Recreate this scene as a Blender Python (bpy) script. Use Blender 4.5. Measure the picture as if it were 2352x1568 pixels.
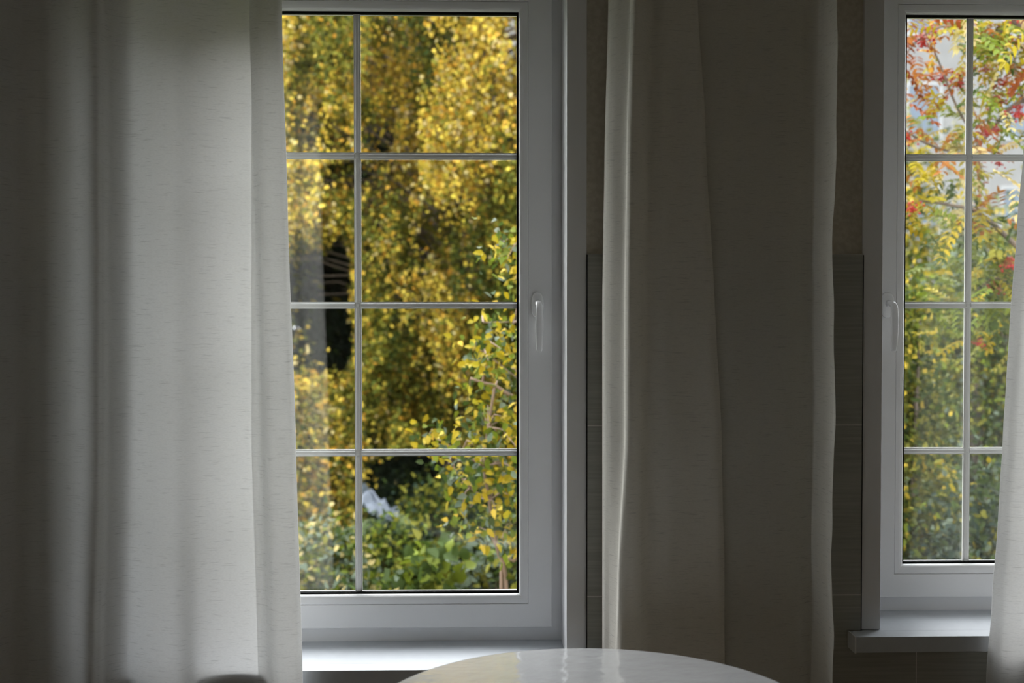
import bpy, bmesh, math, random
import numpy as np
from mathutils import Vector, Matrix

# ------------------------------------------------------------------ camera
S = bpy.context.scene
C = S.collection
for o in list(bpy.data.objects):
    bpy.data.objects.remove(o, do_unlink=True)
FPX = 2700.0
YAW, PITCH, ROLL = -0.02557, -0.02333, 0.00045
CAM = Vector((0, -2.83, 1.47))
_fwd = Vector((-math.sin(YAW) * math.cos(PITCH), math.cos(YAW) * math.cos(PITCH), math.sin(PITCH)))
_r = Vector((math.cos(YAW), math.sin(YAW), 0))
_d = -_r.cross(_fwd)
_r2 = math.cos(ROLL) * _r + math.sin(ROLL) * _d
_d2 = -math.sin(ROLL) * _r + math.cos(ROLL) * _d
cam = bpy.data.cameras.new('camera')
co = bpy.data.objects.new('camera', cam)
C.objects.link(co)
m = Matrix.Identity(4)
for i in range(3):
    m[i][0] = _r2[i]; m[i][1] = -_d2[i]; m[i][2] = -_fwd[i]; m[i][3] = CAM[i]
co.matrix_world = m
cam.sensor_width = 36
cam.lens = 36 * FPX / 2352
cam.dof.use_dof = True
cam.dof.focus_distance = 2.97
cam.dof.aperture_fstop = 41.3 / 14
cam.clip_end = 300
S.camera = co

# ------------------------------------------------------------------ world, light, exposure
W = bpy.data.worlds.new('overcast_sky')
S.world = W
W.use_nodes = True
wn = W.node_tree.nodes; wl = W.node_tree.links
bg = wn['Background']
tc = wn.new('ShaderNodeTexCoord'); sx = wn.new('ShaderNodeSeparateXYZ'); rp = wn.new('ShaderNodeValToRGB')
wl.new(tc.outputs['Generated'], sx.inputs[0]); wl.new(sx.outputs['Z'], rp.inputs[0]); wl.new(rp.outputs[0], bg.inputs[0])
rp.color_ramp.elements[0].position = 0.0; rp.color_ramp.elements[0].color = (0.42, 0.44, 0.46, 1)
rp.color_ramp.elements[1].position = 0.9; rp.color_ramp.elements[1].color = (0.90, 0.95, 1.0, 1)
bg.inputs[1].default_value = 6.0
S.view_settings.view_transform = 'Standard'
S.view_settings.look = 'None'
S.view_settings.gamma = 1
S.view_settings.use_curve_mapping = False
S.view_settings.exposure = 0.45
sun = bpy.data.lights.new('sun', 'SUN'); sun.energy = 5.0; sun.angle = math.radians(60); sun.color = (1.0, 0.985, 0.96)
so = bpy.data.objects.new('sun', sun); C.objects.link(so)
so.rotation_euler = (math.radians(-52), 0, math.radians(22))      # veiled bright sky in front of the windows, above the tree tops
try:
    S.cycles.transparent_max_bounces = 24
    S.cycles.max_bounces = 10
    S.cycles.diffuse_bounces = 6
    S.cycles.sample_clamp_indirect = 6
    S.cycles.caustics_reflective = False
    S.cycles.caustics_refractive = False
except Exception:
    pass


def portal(x0, x1, z0, z1, y):
    l = bpy.data.lights.new('window_portal', 'AREA'); l.shape = 'RECTANGLE'
    l.size = x1 - x0; l.size_y = z1 - z0
    o = bpy.data.objects.new('window_portal', l); C.objects.link(o)
    o.location = ((x0 + x1) / 2, y, (z0 + z1) / 2)
    o.rotation_euler = (math.radians(-90), 0, 0)          # emits towards -y (into the room)
    try:
        l.cycles.is_portal = True
    except Exception:
        bpy.data.objects.remove(o)
portal(-0.83, 0.21, 0.64, 2.32, 0.36)
portal(0.965, 1.56, 0.71, 2.32, 0.36)


def at(px, py, D):
    """world point seen at pixel (px, py) at distance D in front of the camera's wall-parallel plane"""
    v = (px - 1176) * _r2 + (py - 784) * _d2 + FPX * _fwd
    return CAM + v * (D / v.y)

# ------------------------------------------------------------------ materials
def mat(name, col=(.8, .8, .8), rough=.5, spec=.5, **kw):
    mt = bpy.data.materials.new(name); mt.use_nodes = True
    b = mt.node_tree.nodes['Principled BSDF']
    b.inputs['Base Color'].default_value = (*col, 1)
    b.inputs['Roughness'].default_value = rough
    b.inputs['Specular IOR Level'].default_value = spec
    for k, v in kw.items():
        b.inputs[k].default_value = v
    return mt


def noise_mix(mt, c1, c2, scale=(10, 10, 10), detail=3, lo=.35, hi=.65, bump=0.0, bscale=None, coord='Object'):
    n = mt.node_tree.nodes; l = mt.node_tree.links; b = n['Principled BSDF']
    t = n.new('ShaderNodeTexCoord'); mp = n.new('ShaderNodeMapping'); mp.inputs['Scale'].default_value = scale
    ns = n.new('ShaderNodeTexNoise'); ns.inputs['Scale'].default_value = 1; ns.inputs['Detail'].default_value = detail
    r = n.new('ShaderNodeValToRGB'); r.color_ramp.elements[0].position = lo; r.color_ramp.elements[1].position = hi
    r.color_ramp.elements[0].color = (*c1, 1); r.color_ramp.elements[1].color = (*c2, 1)
    l.new(t.outputs[coord], mp.inputs[0]); l.new(mp.outputs[0], ns.inputs['Vector'])
    l.new(ns.outputs['Fac'], r.inputs[0]); l.new(r.outputs[0], b.inputs['Base Color'])
    if bump:
        bm_ = n.new('ShaderNodeBump'); bm_.inputs['Strength'].default_value = bump; bm_.inputs['Distance'].default_value = .002
        l.new(ns.outputs['Fac'], bm_.inputs['Height']); l.new(bm_.outputs[0], b.inputs['Normal'])
    return mt

M = {}
M['pvc'] = mat('white_pvc', (.84, .84, .85), .28)
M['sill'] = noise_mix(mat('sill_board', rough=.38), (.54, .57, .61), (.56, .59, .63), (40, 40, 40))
M['gasket'] = mat('black_gasket', (.004, .004, .004), .7, .1)
M['spacer'] = mat('muntin_white', (.90, .91, .90), .35)
M['handle'] = mat('white_handle', (.84, .84, .85), .18, .6)
M['paper'] = noise_mix(mat('wallpaper', rough=.85), (.56, .51, .42), (.64, .59, .50), (70, 70, 70), 4, .4, .6, .6)
M['plaster'] = noise_mix(mat('plaster', rough=.9), (.76, .74, .70), (.80, .78, .74), (20, 20, 20))
M['ceiling'] = mat('ceiling_paint', (.82, .81, .79), .9)
M['floor'] = noise_mix(mat('wood_floor', rough=.45), (.36, .28, .20), (.46, .36, .26), (3, 40, 10), 5)
M['render'] = noise_mix(mat('outside_render', rough=.9), (.55, .52, .46), (.6, .57, .5), (20, 20, 20))


def tile_mat():
    mt = mat('grey_tile', (.2, .2, .18), .38)
    n = mt.node_tree.nodes; l = mt.node_tree.links; b = n['Principled BSDF']
    t = n.new('ShaderNodeTexCoord'); mp = n.new('ShaderNodeMapping'); mp.inputs['Scale'].default_value = (6, 6, 160)
    ns = n.new('ShaderNodeTexNoise'); ns.inputs['Scale'].default_value = 1; ns.inputs['Detail'].default_value = 4
    r = n.new('ShaderNodeValToRGB'); r.color_ramp.elements[0].position = .35; r.color_ramp.elements[1].position = .65
    r.color_ramp.elements[0].color = (.34, .34, .30, 1); r.color_ramp.elements[1].color = (.42, .42, .38, 1)
    l.new(t.outputs['Object'], mp.inputs[0]); l.new(mp.outputs[0], ns.inputs['Vector']); l.new(ns.outputs['Fac'], r.inputs[0])
    # grout: horizontal joints every .413 below 1.614, vertical every .6 through x=1.056
    sp = n.new('ShaderNodeSeparateXYZ'); l.new(t.outputs['Object'], sp.inputs[0])

    def joint(sock, origin, period, w):
        a = n.new('ShaderNodeMath'); a.operation = 'SUBTRACT'; l.new(sock, a.inputs[0]); a.inputs[1].default_value = origin - 50 * period
        c = n.new('ShaderNodeMath'); c.operation = 'PINGPONG'; l.new(a.outputs[0], c.inputs[0]); c.inputs[1].default_value = period / 2
        # pingpong(0..period/2): zero at each joint
        d = n.new('ShaderNodeMath'); d.operation = 'LESS_THAN'; l.new(c.outputs[0], d.inputs[0]); d.inputs[1].default_value = w
        return d.outputs[0]
    h = joint(sp.outputs['Z'], .7885, .413, .0013); v = joint(sp.outputs['X'], 1.056, .6, .0011)
    mx = n.new('ShaderNodeMath'); mx.operation = 'MAXIMUM'; l.new(h, mx.inputs[0]); l.new(v, mx.inputs[1])
    mc = n.new('ShaderNodeMix'); mc.data_type = 'RGBA'; l.new(mx.outputs[0], mc.inputs[0]); l.new(r.outputs[0], mc.inputs[6]); mc.inputs[7].default_value = (.7, .68, .64, 1)
    l.new(mc.outputs[2], b.inputs['Base Color'])
    inv = n.new('ShaderNodeMath'); inv.operation = 'SUBTRACT'; inv.inputs[0].default_value = 1; l.new(mx.outputs[0], inv.inputs[1])
    bp = n.new('ShaderNodeBump'); bp.inputs['Strength'].default_value = .4; bp.inputs['Distance'].default_value = .001
    l.new(inv.outputs[0], bp.inputs['Height']); l.new(bp.outputs[0], b.inputs['Normal'])
    return mt
M['tile'] = tile_mat()


def glass_mat():
    mt = bpy.data.materials.new('window_glass'); mt.use_nodes = True
    n = mt.node_tree.nodes; l = mt.node_tree.links; n.clear()
    o = n.new('ShaderNodeOutputMaterial'); mx = n.new('ShaderNodeMixShader'); tr = n.new('ShaderNodeBsdfTransparent'); g = n.new('ShaderNodeBsdfGlossy')
    g.inputs['Roughness'].default_value = .0; tr.inputs[0].default_value = (.995, .995, .993, 1)
    lw = n.new('ShaderNodeLayerWeight'); lw.inputs[0].default_value = .5
    p = n.new('ShaderNodeMath'); p.operation = 'POWER'; p.inputs[1].default_value = 5; l.new(lw.outputs['Facing'], p.inputs[0])
    a = n.new('ShaderNodeMath'); a.operation = 'MULTIPLY_ADD'; a.inputs[1].default_value = .9; a.inputs[2].default_value = .035
    l.new(p.outputs[0], a.inputs[0]); l.new(a.outputs[0], mx.inputs[0]); l.new(tr.outputs[0], mx.inputs[1]); l.new(g.outputs[0], mx.inputs[2])
    l.new(mx.outputs[0], o.inputs[0])
    return mt
M['glass'] = glass_mat()


def curtain_mat(name, col, trans):
    mt = bpy.data.materials.new(name); mt.use_nodes = True
    n = mt.node_tree.nodes; l = mt.node_tree.links; n.clear()
    o = n.new('ShaderNodeOutputMaterial'); mx = n.new('ShaderNodeMixShader'); mx.inputs[0].default_value = trans
    d = n.new('ShaderNodeBsdfDiffuse'); t = n.new('ShaderNodeBsdfTranslucent')
    tc = n.new('ShaderNodeTexCoord')
    # slub threads: short horizontal streaks
    mp = n.new('ShaderNodeMapping'); mp.inputs['Scale'].default_value = (28, 28, 520)
    ns = n.new('ShaderNodeTexNoise'); ns.inputs['Scale'].default_value = 1; ns.inputs['Detail'].default_value = 2
    l.new(tc.outputs['Object'], mp.inputs[0]); l.new(mp.outputs[0], ns.inputs['Vector'])
    r = n.new('ShaderNodeValToRGB'); r.color_ramp.elements[0].position = .27; r.color_ramp.elements[1].position = .40
    r.color_ramp.elements[0].color = (.80, .80, .80, 1); r.color_ramp.elements[1].color = (1, 1, 1, 1)
    l.new(ns.outputs['Fac'], r.inputs[0])
    # fine weave
    mp2 = n.new('ShaderNodeMapping'); mp2.inputs['Scale'].default_value = (160, 160, 900)
    ns2 = n.new('ShaderNodeTexNoise'); ns2.inputs['Scale'].default_value = 1; ns2.inputs['Detail'].default_value = 1
    l.new(tc.outputs['Object'], mp2.inputs[0]); l.new(mp2.outputs[0], ns2.inputs['Vector'])
    r2 = n.new('ShaderNodeValToRGB'); r2.color_ramp.elements[0].color = (.94, .94, .94, 1); r2.color_ramp.elements[1].color = (1, 1, 1, 1)
    r2.color_ramp.elements[0].position = .3; r2.color_ramp.elements[1].position = .6
    l.new(ns2.outputs['Fac'], r2.inputs[0])
    m1 = n.new('ShaderNodeMix'); m1.data_type = 'RGBA'; m1.blend_type = 'MULTIPLY'; m1.inputs[0].default_value = 1
    l.new(r.outputs[0], m1.inputs[6]); l.new(r2.outputs[0], m1.inputs[7])
    m2 = n.new('ShaderNodeMix'); m2.data_type = 'RGBA'; m2.blend_type = 'MULTIPLY'; m2.inputs[0].default_value = 1
    l.new(m1.outputs[2], m2.inputs[6]); m2.inputs[7].default_value = (*col, 1)
    l.new(m2.outputs[2], d.inputs[0]); l.new(m2.outputs[2], t.inputs[0])
    b = n.new('ShaderNodeBump'); b.inputs['Strength'].default_value = .25; b.inputs['Distance'].default_value = .001
    l.new(ns.outputs['Fac'], b.inputs['Height']); l.new(b.outputs[0], d.inputs['Normal'])
    l.new(d.outputs[0], mx.inputs[1]); l.new(t.outputs[0], mx.inputs[2]); l.new(mx.outputs[0], o.inputs[0])
    return mt
M['curtain'] = curtain_mat('linen_curtain', (.81, .81, .80), .32)
M['curtain_c'] = curtain_mat('linen_curtain_thin', (.84, .84, .83), .46)
M['curtain_e'] = curtain_mat('linen_curtain_beige', (.88, .86, .80), .46)
M['hem'] = curtain_mat('linen_hem', (.93, .93, .92), .64)
M['curtain_b'] = curtain_mat('linen_curtain_dense', (.86, .83, .76), .28)


def leaf_mat():
    mt = bpy.data.materials.new('leaves'); mt.use_nodes = True
    n = mt.node_tree.nodes; l = mt.node_tree.links; n.clear()
    o = n.new('ShaderNodeOutputMaterial'); a = n.new('ShaderNodeAttribute'); a.attribute_name = 'leafcol'
    p = n.new('ShaderNodeBsdfPrincipled'); p.inputs['Roughness'].default_value = .55; p.inputs['Specular IOR Level'].default_value = .12
    t = n.new('ShaderNodeBsdfTranslucent'); mx = n.new('ShaderNodeMixShader'); mx.inputs[0].default_value = .3
    l.new(a.outputs['Color'], p.inputs['Base Color']); l.new(a.outputs['Color'], t.inputs[0])
    l.new(p.outputs[0], mx.inputs[1]); l.new(t.outputs[0], mx.inputs[2]); l.new(mx.outputs[0], o.inputs[0])
    return mt
M['leaf'] = leaf_mat()
M['bark'] = noise_mix(mat('brown_bark', rough=.9), (.08, .06, .045), (.16, .12, .09), (20, 20, 8))
M['twig'] = noise_mix(mat('pale_twig', rough=.8), (.20, .13, .095), (.26, .175, .125), (20, 20, 8))
M['birchbark'] = noise_mix(mat('birch_bark', rough=.8), (.10, .09, .08), (.55, .52, .47), (6, 6, 22), 4, .4, .5)
M['berry'] = mat('red_berry', (.30, .016, .012), .5, .25)
M['ground'] = noise_mix(mat('grassy_soil', rough=1.0), (.035, .05, .02), (.08, .10, .03), (2, 2, 2), 6)
M['tarp'] = mat('pale_sheeting', (.085, .10, .125), .4)
M['facade'] = noise_mix(mat('pale_facade', rough=.9), (.185, .18, .177), (.21, .205, .20), (2, 2, 2))
M['pane'] = mat('bluish_pane', (.10, .13, .17), .1)
M['houseframe'] = mat('house_window_frame', (.30, .30, .30), .5)
M['roof'] = mat('grey_roof', (.22, .21, .21), .8)
M['wire'] = mat('grey_cable', (.3, .3, .3), .6)


def table_mat():
    mt = mat('gloss_white_top', (.58, .59, .61), .055, .5)
    n = mt.node_tree.nodes; l = mt.node_tree.links; b = n['Principled BSDF']
    b.inputs['Coat Weight'].default_value = .9
    b.inputs['Coat Roughness'].default_value = .015
    b.inputs['Coat IOR'].default_value = 1.7
    t = n.new('ShaderNodeTexCoord'); mp = n.new('ShaderNodeMapping'); mp.inputs['Scale'].default_value = (12, 18, 12)
    ns = n.new('ShaderNodeTexNoise'); ns.inputs['Scale'].default_value = 1.6; ns.inputs['Detail'].default_value = 2.5
    l.new(t.outputs['Object'], mp.inputs[0]); l.new(mp.outputs[0], ns.inputs['Vector'])
    bp = n.new('ShaderNodeBump'); bp.inputs['Strength'].default_value = 1.0; bp.inputs['Distance'].default_value = .0021
    l.new(ns.outputs['Fac'], bp.inputs['Height']); l.new(bp.outputs[0], b.inputs['Coat Normal']); l.new(bp.outputs[0], b.inputs['Normal'])
    return mt
M['table'] = table_mat()
M['tablemetal'] = mat('white_metal', (.7, .7, .7), .3)

# ------------------------------------------------------------------ helpers
def link(name, me, m_=None, parent=None):
    o = bpy.data.objects.new(name, me); C.objects.link(o)
    if m_ is not None:
        me.materials.append(m_)
    if parent is not None:
        o.parent = parent
    return o


def obj(name, bm, m_, parent=None, smooth=False, loc=None):
    bmesh.ops.recalc_face_normals(bm, faces=bm.faces)
    me = bpy.data.meshes.new(name); bm.to_mesh(me); bm.free()
    if smooth:
        for p in me.polygons:
            p.use_smooth = True
    o = link(name, me, m_, parent)
    return o


def tag(o, label=None, cat=None, group=None, kind=None):
    if label: o['label'] = label
    if cat: o['category'] = cat
    if group: o['group'] = group
    if kind: o['kind'] = kind
    return o


def empty(name, loc=(0, 0, 0)):
    o = bpy.data.objects.new(name, None); C.objects.link(o); o.location = loc
    o.empty_display_size = .1
    return o


def setparent(ch, root):
    """parent keeping world placement (roots are never rotated)"""
    ch.parent = root
    ch.location = ch.location - root.location
    return ch


def box(bm, x0, x1, y0, y1, z0, z1, bev=0):
    vs = [bm.verts.new(p) for p in ((x0, y0, z0), (x1, y0, z0), (x1, y1, z0), (x0, y1, z0), (x0, y0, z1), (x1, y0, z1), (x1, y1, z1), (x0, y1, z1))]
    fs = [bm.faces.new([vs[i] for i in q]) for q in ((0, 1, 2, 3), (4, 5, 6, 7), (0, 1, 5, 4), (1, 2, 6, 5), (2, 3, 7, 6), (3, 0, 4, 7))]
    if bev:
        es = list({e for f_ in fs for e in f_.edges})
        bmesh.ops.bevel(bm, geom=es, offset=bev, segments=3, profile=.6, affect='EDGES')


def ring(bm, x0, x1, z0, z1, prof, closed_prof=True):
    """sweep profile [(outward offset, y)] round a rectangle, mitred"""
    loops = []
    for o_, y in prof:
        loops.append([bm.verts.new(p) for p in ((x0 - o_, y, z0 - o_), (x1 + o_, y, z0 - o_), (x1 + o_, y, z1 + o_), (x0 - o_, y, z1 + o_))])
    k = len(prof)
    for i in range(k if closed_prof else k - 1):
        a, b = loops[i], loops[(i + 1) % k]
        for j in range(4):
            bm.faces.new((a[j], a[(j + 1) % 4], b[(j + 1) % 4], b[j]))


def tube(bm, pts, rads, seg=6, cap=True):
    pts = [Vector(p) for p in pts]
    rings = []
    ref = Vector((0.31, 0.95, 0.05)).normalized()
    for i, p in enumerate(pts):
        t = (pts[min(i + 1, len(pts) - 1)] - pts[max(i - 1, 0)])
        if t.length < 1e-9: t = Vector((0, 0, 1))
        t.normalize()
        u = t.cross(ref)
        if u.length < 1e-3: u = t.cross(Vector((1, 0, 0)))
        u.normalize(); v = t.cross(u)
        r = rads[i] if hasattr(rads, '__len__') else rads
        r = float(r)
        rings.append([bm.verts.new(p + r * (math.cos(2 * math.pi * k / seg) * u + math.sin(2 * math.pi * k / seg) * v)) for k in range(seg)])
    for a, b in zip(rings, rings[1:]):
        for k in range(seg):
            bm.faces.new((a[k], a[(k + 1) % seg], b[(k + 1) % seg], b[k]))
    if cap:
        bm.faces.new(rings[0]); bm.faces.new(rings[-1])


def cells(bm, xs, zs, y0, y1, holes):
    """slab with rectangular holes; only the outside faces"""
    xs = sorted(set(xs)); zs = sorted(set(zs))
    nx, nz = len(xs) - 1, len(zs) - 1

    def solid(i, j):
        if i < 0 or j < 0 or i >= nx or j >= nz: return False
        cx, cz = (xs[i] + xs[i + 1]) / 2, (zs[j] + zs[j + 1]) / 2
        return not any(h[0] < cx < h[1] and h[2] < cz < h[3] for h in holes)
    V = {}
    def v(x, y, z):
        k = (x, y, z)
        if k not in V: V[k] = bm.verts.new(k)
        return V[k]
    for i in range(nx):
        for j in range(nz):
            if not solid(i, j): continue
            a, b, c, d = xs[i], xs[i + 1], zs[j], zs[j + 1]
            for y in (y0, y1):
                bm.faces.new((v(a, y, c), v(b, y, c), v(b, y, d), v(a, y, d)))
            if not solid(i - 1, j): bm.faces.new((v(a, y0, c), v(a, y1, c), v(a, y1, d), v(a, y0, d)))
            if not solid(i + 1, j): bm.faces.new((v(b, y0, c), v(b, y1, c), v(b, y1, d), v(b, y0, d)))
            if not solid(i, j - 1): bm.faces.new((v(a, y0, c), v(b, y0, c), v(b, y1, c), v(a, y1, c)))
            if not solid(i, j + 1): bm.faces.new((v(a, y0, d), v(b, y0, d), v(b, y1, d), v(a, y1, d)))

# ------------------------------------------------------------------ room shell
RX0, RX1, RY, RZ = -1.95, 2.35, -5.0, 2.78
W1 = dict(gx0=-.727, gx1=.0935, gz0=.754, gz1=2.2355, sill=.631, fx0=-.8405, fx1=.2065, mx=-.317, op=(-.838, .204))
W2 = dict(gx0=1.0865, gx1=1.431, gz0=.8238, gz1=2.2355, sill=.7012, fx0=.9735, fx1=1.544, mx=1.2588, op=(.9685, 1.549))
MZ = (1.873, 1.4925, 1.1145)
OPTOP = 2.345
holes = []
for w in (W1, W2):
    holes.append((w['op'][0] - .010, w['op'][1] + .010, w['sill'] - .035, OPTOP + .01))
bm = bmesh.new()
cells(bm, [RX0 - .2, RX1 + .2] + [h[0] for h in holes] + [h[1] for h in holes], [-1.2, RZ + .2] + [h[2] for h in holes] + [h[3] for h in holes], 0, .38, holes)
wall = obj('wall_back', bm, M['paper']); tag(wall, kind='structure')
th = []
for w in (W1, W2):
    th.append((w['op'][0] - .0485, w['op'][1] + .0485, w['sill'] - .036, 3))
    th.append((w['op'][0] - .082, w['op'][1] + .082, w['sill'] - .0385, w['sill'] + .0005))
bm = bmesh.new()
cells(bm, [RX0, RX1] + [v for h in th for v in h[:2]], [0, 1.614] + [v for h in th for v in h[2:] if v < 1.6], -.014, 0, th)
tw = obj('tile_wainscot', bm, M['tile'], wall); tag(tw, 'dark grey wall tiles with pale joints')
# thin dark grout seam along the casings where the tiles stop
bm = bmesh.new()
for w in (W1, W2):
    for x in (w['op'][0] - .0495, w['op'][1] + .0475):
        box(bm, x, x + .002, -.0146, -.001, w['sill'] + .001, 1.612)
tag(obj('joint_seam', bm, mat('dark_seam', (.02, .02, .018), .9), wall), 'dark open joint beside the tiles')
bm = bmesh.new(); box(bm, RX0 - .2, RX0, RY, 0, 0, RZ); tag(obj('wall_left', bm, M['plaster']), kind='structure')
bm = bmesh.new(); box(bm, RX1, RX1 + .2, RY, 0, 0, RZ); tag(obj('wall_right', bm, M['plaster']), kind='structure')
bm = bmesh.new(); box(bm, RX0 - .2, RX1 + .2, RY - .2, RY, 0, RZ); tag(obj('wall_front', bm, M['plaster']), kind='structure')
bm = bmesh.new(); box(bm, RX0 - .2, RX1 + .2, RY - .2, .0, -.2, 0); tag(obj('floor', bm, M['floor']), kind='structure')
bm = bmesh.new(); box(bm, RX0 - .2, RX1 + .2, RY - .2, .0, RZ, RZ + .2); tag(obj('ceiling', bm, M['ceiling']), kind='structure')
bm = bmesh.new(); box(bm, RX0, RX1, -.030, -.015, 0, .07, .003); tag(obj('baseboard_back', bm, M['pvc']), kind='structure')

# ------------------------------------------------------------------ windows
def window(n, w, hx, with_side):
    root = empty('window_%d' % n, ((w['gx0'] + w['gx1']) / 2, .17, w['sill'])); tag(root, kind='structure')
    P = []
    x0, x1, z0, z1 = w['gx0'], w['gx1'], w['gz0'], w['gz1']
    # fixed outer frame
    fo = x0 - w['fx0']
    bm = bmesh.new()
    so_ = .0855
    prof = [(so_ - .004, .1785), (fo, .1785), (fo, .245), (so_ - .022, .245), (so_ - .022, .205), (so_ - .004, .205)]
    lo = []
    zb = z0 - w['sill']
    # bottom leg reaches the sill, so build the loops by hand
    for o_, y in prof:
        ob = o_ if o_ < fo - 1e-6 else zb
        lo.append([bm.verts.new(p) for p in ((x0 - o_, y, z0 - ob), (x1 + o_, y, z0 - ob), (x1 + o_, y, z1 + o_), (x0 - o_, y, z1 + o_))])
    for i in range(len(lo)):
        a, b = lo[i], lo[(i + 1) % len(lo)]
        for j in range(4): bm.faces.new((a[j], a[(j + 1) % 4], b[(j + 1) % 4], b[j]))
    P.append(obj('window_frame', bm, M['pvc']))
    # opening sash
    bm = bmesh.new()
    ring(bm, x0, x1, z0, z1, [(.0245, .1605), (.0255, .1595), (so_ - .003, .1595), (so_ - .0012, .160), (so_, .1625), (so_, .1775), (so_ - .006, .1780), (so_ - .006, .225), (.002, .225), (.002, .1995), (.0245, .1995)])
    sash = obj('sash', bm, M['pvc']); P.append(sash)
    bm = bmesh.new()
    ring(bm, x0, x1, z0, z1, [(.0238, .1615), (.0225, .1600), (.013, .1603), (.008, .1612), (.0045, .1630), (.002, .1660), (.0006, .1700), (0, .1750), (.0238, .1750)])
    bead = obj('glazing_bead', bm, M['pvc']); P.append(bead)
    bm = bmesh.new()
    ring(bm, x0, x1, z0, z1, [(.0015, .1735), (-.0042, .1752), (-.0044, .1775), (.0015, .1775)])
    P.append(obj('gasket', bm, M['gasket']))
    bm = bmesh.new()
    ring(bm, x0, x1, z0, z1, [(.001, .1820), (-.0042, .1820), (-.0042, .1930), (.001, .1930)])
    P.append(obj('spacer', bm, M['gasket']))
    for y in (.1778, .1938):
        bm = bmesh.new(); box(bm, x0 - .001, x1 + .001, y, y + .004, z0 - .001, z1 + .001)
        P.append(obj('glass_pane', bm, M['glass']))
    # muntin bars between the panes: profile across the bar, (offset, y)
    pr = [(-.0088, .1905), (-.0088, .1868), (-.0074, .1862), (-.0056, .1862), (-.0044, .1838), (-.0030, .1828), (.0030, .1828), (.0044, .1838), (.0056, .1862), (.0074, .1862), (.0088, .1868), (.0088, .1905)]
    # vertical bar
    def bar(bm, vert, c, a, b):
        A = []; B = []
        for o_, y in pr:
            if vert:
                A.append(bm.verts.new((c + o_, y, a))); B.append(bm.verts.new((c + o_, y, b)))
            else:
                A.append(bm.verts.new((a, y, c + o_))); B.append(bm.verts.new((b, y, c + o_)))
        for i in range(len(pr)):
            j = (i + 1) % len(pr)
            bm.faces.new((A[i], A[j], B[j], B[i]))
        bm.faces.new(A); bm.faces.new(B)
    g = .0078
    zz = [z0] + sorted(MZ) + [z1]
    bm = bmesh.new()
    for a, b in zip(zz, zz[1:]):
        bar(bm, True, w['mx'], a + (g if a != z0 else .0), b - (g if b != z1 else .0))
    P.append(obj('vertical_muntin', bm, M['spacer']))
    for z in MZ:
        bm = bmesh.new()
        bar(bm, False, z, x0, w['mx'] - g); bar(bm, False, z, w['mx'] + g, x1)
        # crossing piece, a low pyramid with mitre lines
        q = g + .0006
        r0 = [bm.verts.new((w['mx'] + sx_ * q, .1866, z + sz_ * q)) for sx_, sz_ in ((-1, -1), (1, -1), (1, 1), (-1, 1))]
        r1 = [bm.verts.new((w['mx'] + sx_ * .003, .1836, z + sz_ * .003)) for sx_, sz_ in ((-1, -1), (1, -1), (1, 1), (-1, 1))]
        for j in range(4): bm.faces.new((r0[j], r0[(j + 1) % 4], r1[(j + 1) % 4], r1[j]))
        bm.faces.new(r1)
        P.append(obj('horizontal_muntin', bm, M['spacer']))
    # handle
    hz = 1.4925
    rb = bmesh.new()
    # rosette: stadium plate
    def stadium(bm, cx, cz, rx, hh, y0, y1, sh=.8):
        lo_ = []
        for yy, s in ((y0, 1.0), (y0 - (y0 - y1) * .6, 1.0), (y1 + .0008, .96), (y1, .86)):
            L = []
            for k in range(32):
                a = 2 * math.pi * k / 32
                cx_ = math.copysign(abs(math.cos(a)) ** .8, math.cos(a)) * rx * s
                cz_ = math.copysign(abs(math.sin(a)) ** .62, math.sin(a)) * hh * s
                L.append(bm.verts.new((cx + cx_, yy, cz + cz_)))
            lo_.append(L)
        for a, b in zip(lo_, lo_[1:]):
            for k in range(32): bm.faces.new((a[k], a[(k + 1) % 32], b[(k + 1) % 32], b[k]))
        bm.faces.new(lo_[0]); bm.faces.new(lo_[-1])
    stadium(rb, hx - .001, hz, .0158, .0325, .1592, .147)
    ros = obj('handle_plate', rb, M['handle'], smooth=True); P.append(ros)
    # neck + lever as a swept rounded section
    lb = bmesh.new()
    h2 = hx + .0016
    path = [((hx, .148, hz + .004), .0088, .0088), ((hx, .134, hz + .004), .0080, .0080), ((hx, .121, hz + .003), .0082, .0076),
            ((h2, .1130, hz - .003), .0086, .0066), ((h2, .1090, hz - .014), .0094, .0054), ((h2, .1080, hz - .045), .0100, .0048), ((h2, .1085, hz - .075), .0095, .0045), ((h2, .1100, hz - .102), .0080, .0040), ((h2, .112, hz - .114), .0068, .0034), ((h2, .1125, hz - .1165), .0052, .0022)]
    prev = None
    for i, (p, a_, b_) in enumerate(path):
        p = Vector(p)
        t = (Vector(path[min(i + 1, len(path) - 1)][0]) - Vector(path[max(i - 1, 0)][0])).normalized()
        u = Vector((1, 0, 0)); v_ = t.cross(u).normalized()
        L = []
        for k in range(20):
            an = 2 * math.pi * k / 20
            L.append(lb.verts.new(p + u * (math.copysign(abs(math.cos(an)) ** .75, math.cos(an)) * a_) + v_ * (math.copysign(abs(math.sin(an)) ** .75, math.sin(an)) * b_)))
        if prev:
            for k in range(20): lb.faces.new((prev[k], prev[(k + 1) % 20], L[(k + 1) % 20], L[k]))
        else: lb.faces.new(L)
        prev = L
    lb.faces.new(prev)
    lever = obj('handle_lever', lb, M['handle'], smooth=True)
    # casing on the wall and lining of the reveal (open at the sill)
    a, b = w['op']; sl = w['sill']; T = OPTOP
    bm = bmesh.new()
    box(bm, a - .0098, a, .001, .1784, sl, T + .0098); box(bm, b, b + .0098, .001, .1784, sl, T + .0098); box(bm, a, b, .001, .1784, T, T + .0098)
    P.append(obj('reveal_lining', bm, M['pvc']))
    bm = bmesh.new()
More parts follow.
